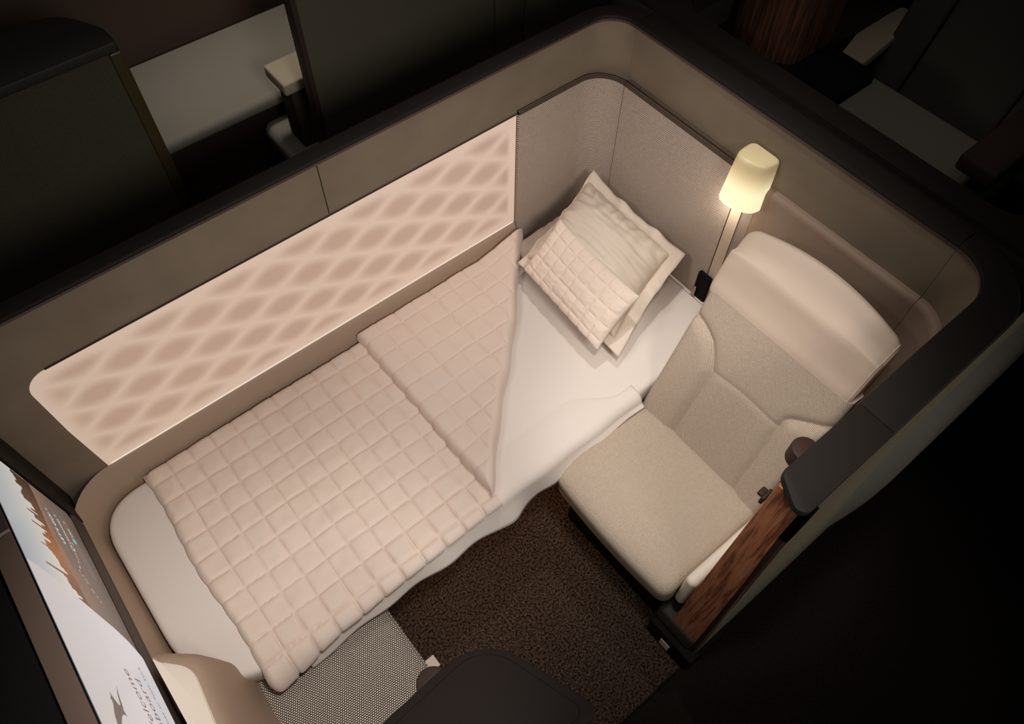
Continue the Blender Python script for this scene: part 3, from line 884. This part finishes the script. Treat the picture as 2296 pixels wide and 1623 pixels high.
# sloping lower and far bezels
V = [(-.43, .22, .668), (-.43, 1.392, .668), (-.43, 1.49, .60), (-.378, .22, .602), (-.385, 1.395, .602), (-.405, 1.46, .602), (-.46, .22, .60), (-.46, 1.49, .60)]
bz = [(-.43, .22), (-.43, 1.40)]
loft('lower_bezel', [[(-.432, y, .678), (-.4295, y, .678), (-.4255, y, .660), (-.4265, y, .600), (-.432, y, .600)] for y in (.2, .8, 1.44)]+[[(-.432, 1.49, .678), (-.4295, 1.49, .678), (-.4275, 1.49, .66), (-.4285, 1.49, .640), (-.432, 1.49, .64)]], MT['tv_frame'], tv)
rbox('top_cap', (-.477, -.4325, .2, 1.100, 1.1725, 1.176), .0015, MT['tv_top'], tv)
rbox('end_trim', (-.478, -.4325, 1.101, 1.108, 1.1725, 1.178), .0015, MT['tan_strip'], tv)
rbox('far_bezel', (-.4335, -.424, 1.392, 1.497, .60, 1.172), .004, MT['rim'], tv)

# picture on the screen (flat layers, each lit on its own)
SX = -.4300
def flat(name, pts, mat, dx, parent, uv='box', raw=False):
    if not raw: pts = [mp(y, z) for y, z in pts]
    return build(name, [(SX+dx, y, z) for y, z in pts], [tuple(range(len(pts)))], mat, parent)
def shade_z(name, stops, s=1.0, axis=2, nscale=0, nmix=0.0):
    g = G(name); g.col((0, 0, 0, 1)); g.b.inputs['Roughness'].default_value = .3
    sp = g.n('ShaderNodeSeparateXYZ'); g.l(g.pos(), sp.inputs[0])
    mr = g.n('ShaderNodeMapRange'); g.l(sp.outputs[axis], mr.inputs[0])
    mr.inputs[1].default_value = stops[0][0]; mr.inputs[2].default_value = stops[-1][0]
    r = g.n('ShaderNodeValToRGB'); g.l(mr.outputs[0], r.inputs[0])
    lo, hi = stops[0][0], stops[-1][0]
    e = r.color_ramp.elements; e[0].position = 0; e[0].color = stops[0][1]; e[1].position = 1; e[1].color = stops[-1][1]
    for p, c in stops[1:-1]: x = e.new((p-lo)/(hi-lo)); x.color = c
    c = r.outputs[0]
    if nscale:
        mp = g.n('ShaderNodeMapping'); g.l(g.pos(), mp.inputs[0]); mp.inputs['Scale'].default_value = (1, 1, .5)
        nn = g.noise(nscale, mp.outputs[0], 4, .7)
        c = g.mix(g.math('MULTIPLY', nn, nmix), c, rgb(60, 34, 20))
    g.l(c, g.b.inputs['Emission Color']); g.b.inputs['Emission Strength'].default_value = s
    return g.m
shade_z('sky_picture', [(.935, rgb(236, 214, 190)), (.99, rgb(214, 208, 200)), (1.08, rgb(188, 192, 192)), (1.24, rgb(150, 160, 166))], .8)
shade_z('river_picture', [(.67, rgb(96, 82, 76)), (.80, rgb(122, 106, 96)), (.90, rgb(150, 118, 98)), (.95, rgb(190, 140, 110))], .7)
shade_z('city_picture', [(.60, rgb(120, 92, 80)), (1.02, rgb(140, 100, 82)), (1.12, rgb(214, 136, 86)), (1.19, rgb(196, 124, 78)), (1.25, rgb(132, 96, 76)), (1.37, rgb(74, 54, 46))], .8, axis=1, nscale=120, nmix=.95)
shade_z('white_page', [(.67, rgb(226, 220, 222)), (1.24, rgb(200, 192, 190))], .82)
emis('ink', rgb(118, 104, 98), .75); emis('menu_grey', rgb(140, 122, 112), .6); emis('menu_white', rgb(240, 236, 230), .95); emis('menu_dark', rgb(70, 58, 50), .6); emis('menu_teal', rgb(120, 200, 200), .9); emis('glint', rgb(240, 205, 165), .9)
flat('sky_image', [(.44, .86), (1.382, .90), (1.382, 1.164), (.44, 1.164)], MT['sky_picture'], .0002, sc_, raw=True)
flat('river_image', [(.44, .690), (1.362, .690), (1.382, .708), (1.382, .938), (1.1, .928), (.44, .86)], MT['river_picture'], .0004, sc_, raw=True)
sky = [(.60, .94)]
random.seed(3); y = .86
tall = {1.047: (1.088, .010), 1.121: (1.052, .008), 1.193: (1.040, .010), 1.235: (1.030, .01)}
pts = []
while y < 1.378:
    w = random.uniform(.006, .014); hgt = random.uniform(.972, 1.012)+.012*math.sin(y*30)
    if y > 1.27: hgt = random.uniform(.985, 1.01)
    pts += [(y, hgt), (y+w*.85, hgt)]; y += w
for ty, (tz, tw) in tall.items(): flat('tower', [(ty-tw/2, .95), (ty+tw/2, .95), (ty+tw*.3, tz-.008), (ty, tz), (ty-tw*.3, tz-.008)], MT['city_picture'], .0008, sc_)
pts = [(min(p[0], 1.379), p[1]) for p in pts]
Vq = []; Fq = []
for i in range(0, len(pts)-1, 1):
    a_, b_ = pts[i], pts[i+1]
    if b_[0]-a_[0] < 1e-6: continue
    bs = .938-.022*sm(1.2, 1.36, a_[0]); k = len(Vq)
    Vq += [(SX+.0006, *mp(*q_)) for q_ in ((a_[0], bs), (b_[0], bs), (b_[0], b_[1]), (a_[0], a_[1]))]; Fq.append((k, k+1, k+2, k+3))
build('skyline_image', Vq, Fq, MT['city_picture'], sc_)
wp = [(.44, .690)] + [mp(y, z) for y, z in ((.879, .726), (.893, .739), (.921, .78), (.942, .836), (.958, .905), (.975, .97), (.992, 1.042), (1.005, 1.114), (1.010, 1.150))] + [(1.030, 1.164), (.44, 1.164)]
flat('page_image', wp, MT['white_page'], .0010, sc_, raw=True)
flat('menu_panel', [(1.10, .86), (1.115, .758), (1.322, .758), (1.322, .905), (1.10, .905)], MT['menu_grey'], .0008, sc_)
for zz in (.853, .808): flat('menu_line', [(1.105, zz), (1.32, zz), (1.32, zz+.002), (1.105, zz+.002)], MT['menu_dark'], .0010, sc_)
for i in range(26):
    yy = 1.02+i*.008+random.uniform(-.003, .003); zz = .868-.10*abs(i/26-.35)+random.uniform(-.006, .006)
    if i % 3 != 2: flat('glint', [(yy, zz), (yy+.009, zz-.002), (yy+.008, zz+.003)], MT['glint'], .0011, sc_)
def circle(cy_, cz_, r, n=20): return [(cy_+r*math.cos(2*PI*i/n), cz_+r*math.sin(2*PI*i/n)) for i in range(n)]
flat('menu_icon', circle(1.243, .779, .009), MT['menu_teal'], .0012, sc_)
flat('menu_icon', circle(1.198, .829, .009), MT['menu_white'], .0012, sc_); flat('menu_icon', circle(1.198, .829, .007), MT['menu_grey'], .0013, sc_)
def text(name, s, y, z, size, mat, dx, align='LEFT', space=1.0, sx=1.0):
    cu_ = bpy.data.curves.new(name, 'FONT'); cu_.body = s; cu_.size = size; cu_.align_x = align; cu_.space_character = space
    tmp = bpy.data.objects.new(name, cu_); COL.objects.link(tmp)
    bpy.context.view_layer.update()
    dg = bpy.context.evaluated_depsgraph_get(); me = bpy.data.meshes.new_from_object(tmp.evaluated_get(dg))
    bpy.data.objects.remove(tmp)
    o = bpy.data.objects.new(name, me); COL.objects.link(o); me.materials.clear(); me.materials.append(mat)
    # letters run along +y with their tops up
    off = tv.location
    for v_ in me.vertices:
        cx_, cy_ = v_.co.x*sx, v_.co.y
        my, mz = mp(y+cx_, z+cy_); v_.co = Vector((SX+dx-off.x, my-off.y, mz-off.z))
    o.parent = sc_; return o
text('letters', 'Welcome', .803, .911, .046, MT['ink'], .0014, 'RIGHT', 1.05)
text('letters', 'aboard', .787, .857, .046, MT['ink'], .0014, 'RIGHT', 1.05)
text('letters', 'Sydney to New York', .836, .804, .021, MT['ink'], .0014, 'RIGHT', 1.05)
text('letters', "LET'S GO!", 1.192, .868, .024, MT['menu_white'], .0014, 'LEFT')
text('letters', 'LANGUAGES', 1.212, .824, .015, MT['menu_white'], .0014, 'LEFT')
text('letters', 'KIDS', 1.256, .774, .015, MT['menu_white'], .0014, 'LEFT')
for zz in (.874, .828, .778): text('letters', '>', 1.302, zz, .018, MT['menu_white'], .0014, 'LEFT')
# leaping animal emblem
roo = [(.732, 1.039), (.721, 1.049), (.697, 1.060), (.668, 1.073), (.660, 1.095), (.648, 1.112), (.640, 1.120), (.628, 1.128), (.621, 1.140)]
roo_up = [(.732, 1.039), (.718, 1.0505), (.700, 1.064), (.682, 1.073), (.6745, 1.078), (.6735, 1.085), (.680, 1.091), (.690, 1.097), (.703, 1.103), (.694, 1.105), (.690, 1.107), (.685, 1.115), (.678, 1.112), (.667, 1.118), (.655, 1.128), (.640, 1.139), (.621, 1.147)]
roo_dn = [(.600, 1.168), (.590, 1.162), (.615, 1.133), (.640, 1.106), (.648, 1.094), (.652, 1.082), (.648, 1.070), (.664, 1.0735), (.672, 1.068), (.697, 1.058), (.718, 1.0475)]
flat('emblem', roo_up+roo_dn, MT['ink'], .0014, sc_)
tv.rotation_euler = (0, 0, -.022); tv.location.x -= .0106
# foot wall carrying the screen
fw = rbox('wall_foot', (-.60, -.500, .0, 1.498, .002, 1.15), .004, MT['far_black']); tag(fw, kind='structure')



# side table in front
tp = [(-.40, .288), (.10, .296)] + [] 
tpo = rpoly([(-.40, .275), (.203, .309), (.290, .058), (-.40, .020)], [.02, .105, .03, .02], 12)
st = empty('side_console', (0, .18, 0), 'dark brown rounded console top with an inlaid groove near the camera', 'console')
prism('top', tpo, 1.178, 1.2, MT['table_dark'], st, .003, True)
gp_out = rpoly([(-.38, .262), (.194, .292), (.266, .076), (-.38, .04)], [.02, .075, .028, .02], 12)
gp_in = rpoly([(-.378, .2603), (.1927, .2900), (.264, .0775), (-.378, .042)], [.02, .074, .028, .02], 12)
V = [(x, y, 1.2004) for x, y in gp_out]+[(x, y, 1.2004) for x, y in gp_in]; n = len(gp_out)
build('groove', V, [(i, (i+1) % n, n+(i+1) % n, n+i) for i in range(n)], MT['seam'], st)
prism('cabinet', rpoly([(-.38, .26), (.20, .29), (.25, .085), (-.38, .045)], [.02, .07, .03, .02], 8), .002, 1.178, MT['black_plastic'], st, 0, True)
k2 = cyl('coat_knob', (.082, .330), .036, .93, 1.0, MT['dark_brown'], None, 40, .005)
tag(k2, 'dark brown round knob on the near console, beside the tweed ottoman', 'knob')

# ------------------------------------------------------------------ the suite across (beyond the window wall)
nb = empty('partition', (0, 2.3, 0), 'dark partition of the suite behind, left of its doorway, with rounded cap', 'partition')
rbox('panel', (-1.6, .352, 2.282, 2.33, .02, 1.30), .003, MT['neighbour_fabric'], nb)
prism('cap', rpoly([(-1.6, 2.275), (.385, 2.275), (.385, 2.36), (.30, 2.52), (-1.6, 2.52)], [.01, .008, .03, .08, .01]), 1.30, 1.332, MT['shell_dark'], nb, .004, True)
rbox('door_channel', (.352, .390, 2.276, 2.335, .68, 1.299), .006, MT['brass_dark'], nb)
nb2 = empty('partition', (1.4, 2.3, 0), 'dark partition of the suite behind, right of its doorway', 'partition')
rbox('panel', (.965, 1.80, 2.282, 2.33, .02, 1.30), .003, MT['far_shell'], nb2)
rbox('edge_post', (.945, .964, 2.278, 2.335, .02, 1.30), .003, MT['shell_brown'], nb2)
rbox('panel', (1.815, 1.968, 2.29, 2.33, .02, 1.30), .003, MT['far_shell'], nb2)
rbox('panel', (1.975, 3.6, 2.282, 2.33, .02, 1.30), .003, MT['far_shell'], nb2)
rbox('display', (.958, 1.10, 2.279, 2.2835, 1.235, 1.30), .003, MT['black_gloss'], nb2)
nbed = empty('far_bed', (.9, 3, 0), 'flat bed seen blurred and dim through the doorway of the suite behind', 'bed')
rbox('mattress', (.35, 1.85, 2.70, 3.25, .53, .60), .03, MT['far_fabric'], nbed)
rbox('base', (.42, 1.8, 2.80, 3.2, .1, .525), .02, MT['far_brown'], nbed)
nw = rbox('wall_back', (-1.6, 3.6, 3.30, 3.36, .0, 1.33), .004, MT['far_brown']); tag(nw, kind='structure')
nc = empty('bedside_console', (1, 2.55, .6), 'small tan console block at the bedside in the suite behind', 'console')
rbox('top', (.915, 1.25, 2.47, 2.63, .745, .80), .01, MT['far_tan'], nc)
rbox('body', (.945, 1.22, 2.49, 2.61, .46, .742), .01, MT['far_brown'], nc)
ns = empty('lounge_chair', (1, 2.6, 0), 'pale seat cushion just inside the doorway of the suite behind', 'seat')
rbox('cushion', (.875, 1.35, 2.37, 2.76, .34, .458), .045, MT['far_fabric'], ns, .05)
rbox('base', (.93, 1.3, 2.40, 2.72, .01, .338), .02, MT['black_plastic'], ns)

# ------------------------------------------------------------------ the suite ahead (beyond the head wall)
NR = empty('suite_rim', (2.4, .8, 1.3), 'dark rounded rim of the suite ahead, beyond the head wall', 'rim')
outer_r = rpoly([(1.757, .066), (3.9, .066), (3.9, 1.66), (1.757, 1.66)], [.10, .05, .05, .10], 10)
inner_r = rpoly([(1.835, .20), (3.8, .20), (3.8, 1.40), (1.835, 1.40)], [.11, .05, .05, .11], 10)
n = len(outer_r); V = []; F = []
for P, z in ((outer_r, 1.31), (outer_r, 1.33), (inner_r, 1.33), (inner_r, 1.24)): V += [(x, y, z) for x, y in P]
for k in range(3):
    for i in range(n): j = (i+1) % n; F.append((k*n+i, k*n+j, (k+1)*n+j, (k+1)*n+i))
build('cap', V, F, MT['rim'], NR)
V = []; F = []
for P, z in ((outer_r, 1.31), (outer_r, .02), (inner_r, .02), (inner_r, 1.24)): V += [(x, y, z) for x, y in P]
for k in range(3):
    for i in range(n): j = (i+1) % n; F.append((k*n+i, k*n+j, (k+1)*n+j, (k+1)*n+i))
build('lining', V, F, MT['shell_dark'], NR)
rw = loft('walnut_column', [[(x, y, z) for x, y in arc(2.21, 1.225, .165, 70, 232, 24)+[(2.30, 1.095), (2.30, 1.38)]] for z in (1.15, 1.3, 1.8)], MT['walnut_dark'])
sh_ = rbox('dark_shelf', (1.84, 2.30, .90, 1.395, 1.10, 1.148), .01, MT['black_plastic']); tag(sh_, 'black shelf under the curved walnut column in the suite ahead', 'shelf')
tag(rw, 'curved walnut column in the suite ahead, catching a strip of light', 'column')
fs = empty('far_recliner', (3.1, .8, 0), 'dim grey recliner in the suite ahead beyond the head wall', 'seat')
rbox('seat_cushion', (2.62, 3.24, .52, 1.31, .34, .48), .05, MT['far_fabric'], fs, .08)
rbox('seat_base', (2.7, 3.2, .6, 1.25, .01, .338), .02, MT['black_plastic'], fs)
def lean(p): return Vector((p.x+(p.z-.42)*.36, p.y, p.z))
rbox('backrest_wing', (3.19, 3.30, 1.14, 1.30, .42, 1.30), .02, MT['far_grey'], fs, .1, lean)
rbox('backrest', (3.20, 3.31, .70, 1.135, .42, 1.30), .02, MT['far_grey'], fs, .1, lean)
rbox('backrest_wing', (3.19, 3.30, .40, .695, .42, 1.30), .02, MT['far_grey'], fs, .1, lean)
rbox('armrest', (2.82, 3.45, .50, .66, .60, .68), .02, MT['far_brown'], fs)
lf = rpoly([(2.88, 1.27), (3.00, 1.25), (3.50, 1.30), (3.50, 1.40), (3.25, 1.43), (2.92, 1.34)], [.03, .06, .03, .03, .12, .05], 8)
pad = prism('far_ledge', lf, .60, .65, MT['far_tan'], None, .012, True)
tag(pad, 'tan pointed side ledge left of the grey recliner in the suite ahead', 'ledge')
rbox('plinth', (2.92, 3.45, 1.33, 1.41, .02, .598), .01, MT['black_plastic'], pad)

# ------------------------------------------------------------------ lights
def area(name, loc, target, size, power, col, spread=180, shape='DISK', sy=None):
    l = bpy.data.lights.new(name, 'AREA'); l.energy = power; l.color = col; l.shape = shape; l.size = size
    if sy: l.size_y = sy
    l.spread = math.radians(spread)
    o = bpy.data.objects.new(name, l); COL.objects.link(o); o.location = loc
    o.rotation_euler = (Vector(target)-Vector(loc)).to_track_quat('-Z', 'Y').to_euler(); return o
def spot(name, loc, target, power, col, ang, blend=.6, r=.05):
    l = bpy.data.lights.new(name, 'SPOT'); l.energy = power; l.color = col; l.spot_size = math.radians(ang); l.spot_blend = blend; l.shadow_soft_size = r
    o = bpy.data.objects.new(name, l); COL.objects.link(o); o.location = loc
    o.rotation_euler = (Vector(target)-Vector(loc)).to_track_quat('-Z', 'Y').to_euler(); return o
def point(name, loc, power, col, r=.03):
    l = bpy.data.lights.new(name, 'POINT'); l.energy = power; l.color = col; l.shadow_soft_size = r
    o = bpy.data.objects.new(name, l); COL.objects.link(o); o.location = loc; return o
NW = (1, .97, .945)
spot('reading_spot', (1.30, 1.20, 2.75), (1.05, .62, .5), 45, NW, 60, .9, .05)
spot('ceiling_spot', (.15, 1.30, 2.45), (1.3, .95, .6), 14, NW, 66, .9, .07)
area('window_wall_fill', (.35, -.95, 2.9), (.8, 1.4, .95), .7, 5, NW, 62)  # added fill from the aisle side to brighten the window wall
spot('foot_fill', (.30, .20, 2.8), (-.25, .62, .5), 122, NW, 46, 1.0, .1)  # added fill, no fitting here; lifts the bed foot, ottoman and console
spot('seat_fill', (.55, .25, 2.8), (1.15, .45, .6), 126, NW, 34, 1.0, .1)  # added fill, no fitting here; lifts the seat
spot('head_wall_fill', (-.3, .95, 2.5), (1.64, 1.1, .80), 35, NW, 36, 1.0, .1)  # added frontal fill to brighten the headboard and head wall
point('lamp_bulb', (1.575, .875, .985), .34, (1, .93, .78), .03)
area('under_bed_strip', (.75, .79, .385), (.75, .66, 0), 1.0, .95, (1, .60, .30), 160, 'RECTANGLE', .03)
spot('neighbour_spot', (1.2, 2.7, 2.9), (1.0, 2.8, .5), 56, (1, .93, .82), 45, 1.0, .2)
spot('ahead_spot', (2.9, 1.3, 2.6), (2.95, 1.1, .5), 5, (1, .92, .82), 45, 1.0, .2)
spot('column_light', (1.93, .98, 1.80), (2.08, 1.12, 1.15), .9, (1, .72, .48), 16, .8, .01)
area('shell_fill', (1.5, -1.6, 1.3), (1.3, .05, .7), .6, 2.4, NW, 70)  # added low fill so the outer shell shows
area('cabin_fill', (.3, .8, 4.6), (.5, .8, 0), 3.0, 11, NW)  # added broad soft fill for the olive walls and dark surroundings

w = bpy.data.worlds.new('world'); bpy.context.scene.world = w; w.use_nodes = True
w.node_tree.nodes['Background'].inputs[0].default_value = (1, .93, .85, 1); w.node_tree.nodes['Background'].inputs[1].default_value = .004
vs = bpy.context.scene.view_settings
vs.view_transform = 'Standard'; vs.look = 'None'; vs.gamma = 1; vs.use_curve_mapping = False; vs.exposure = 0
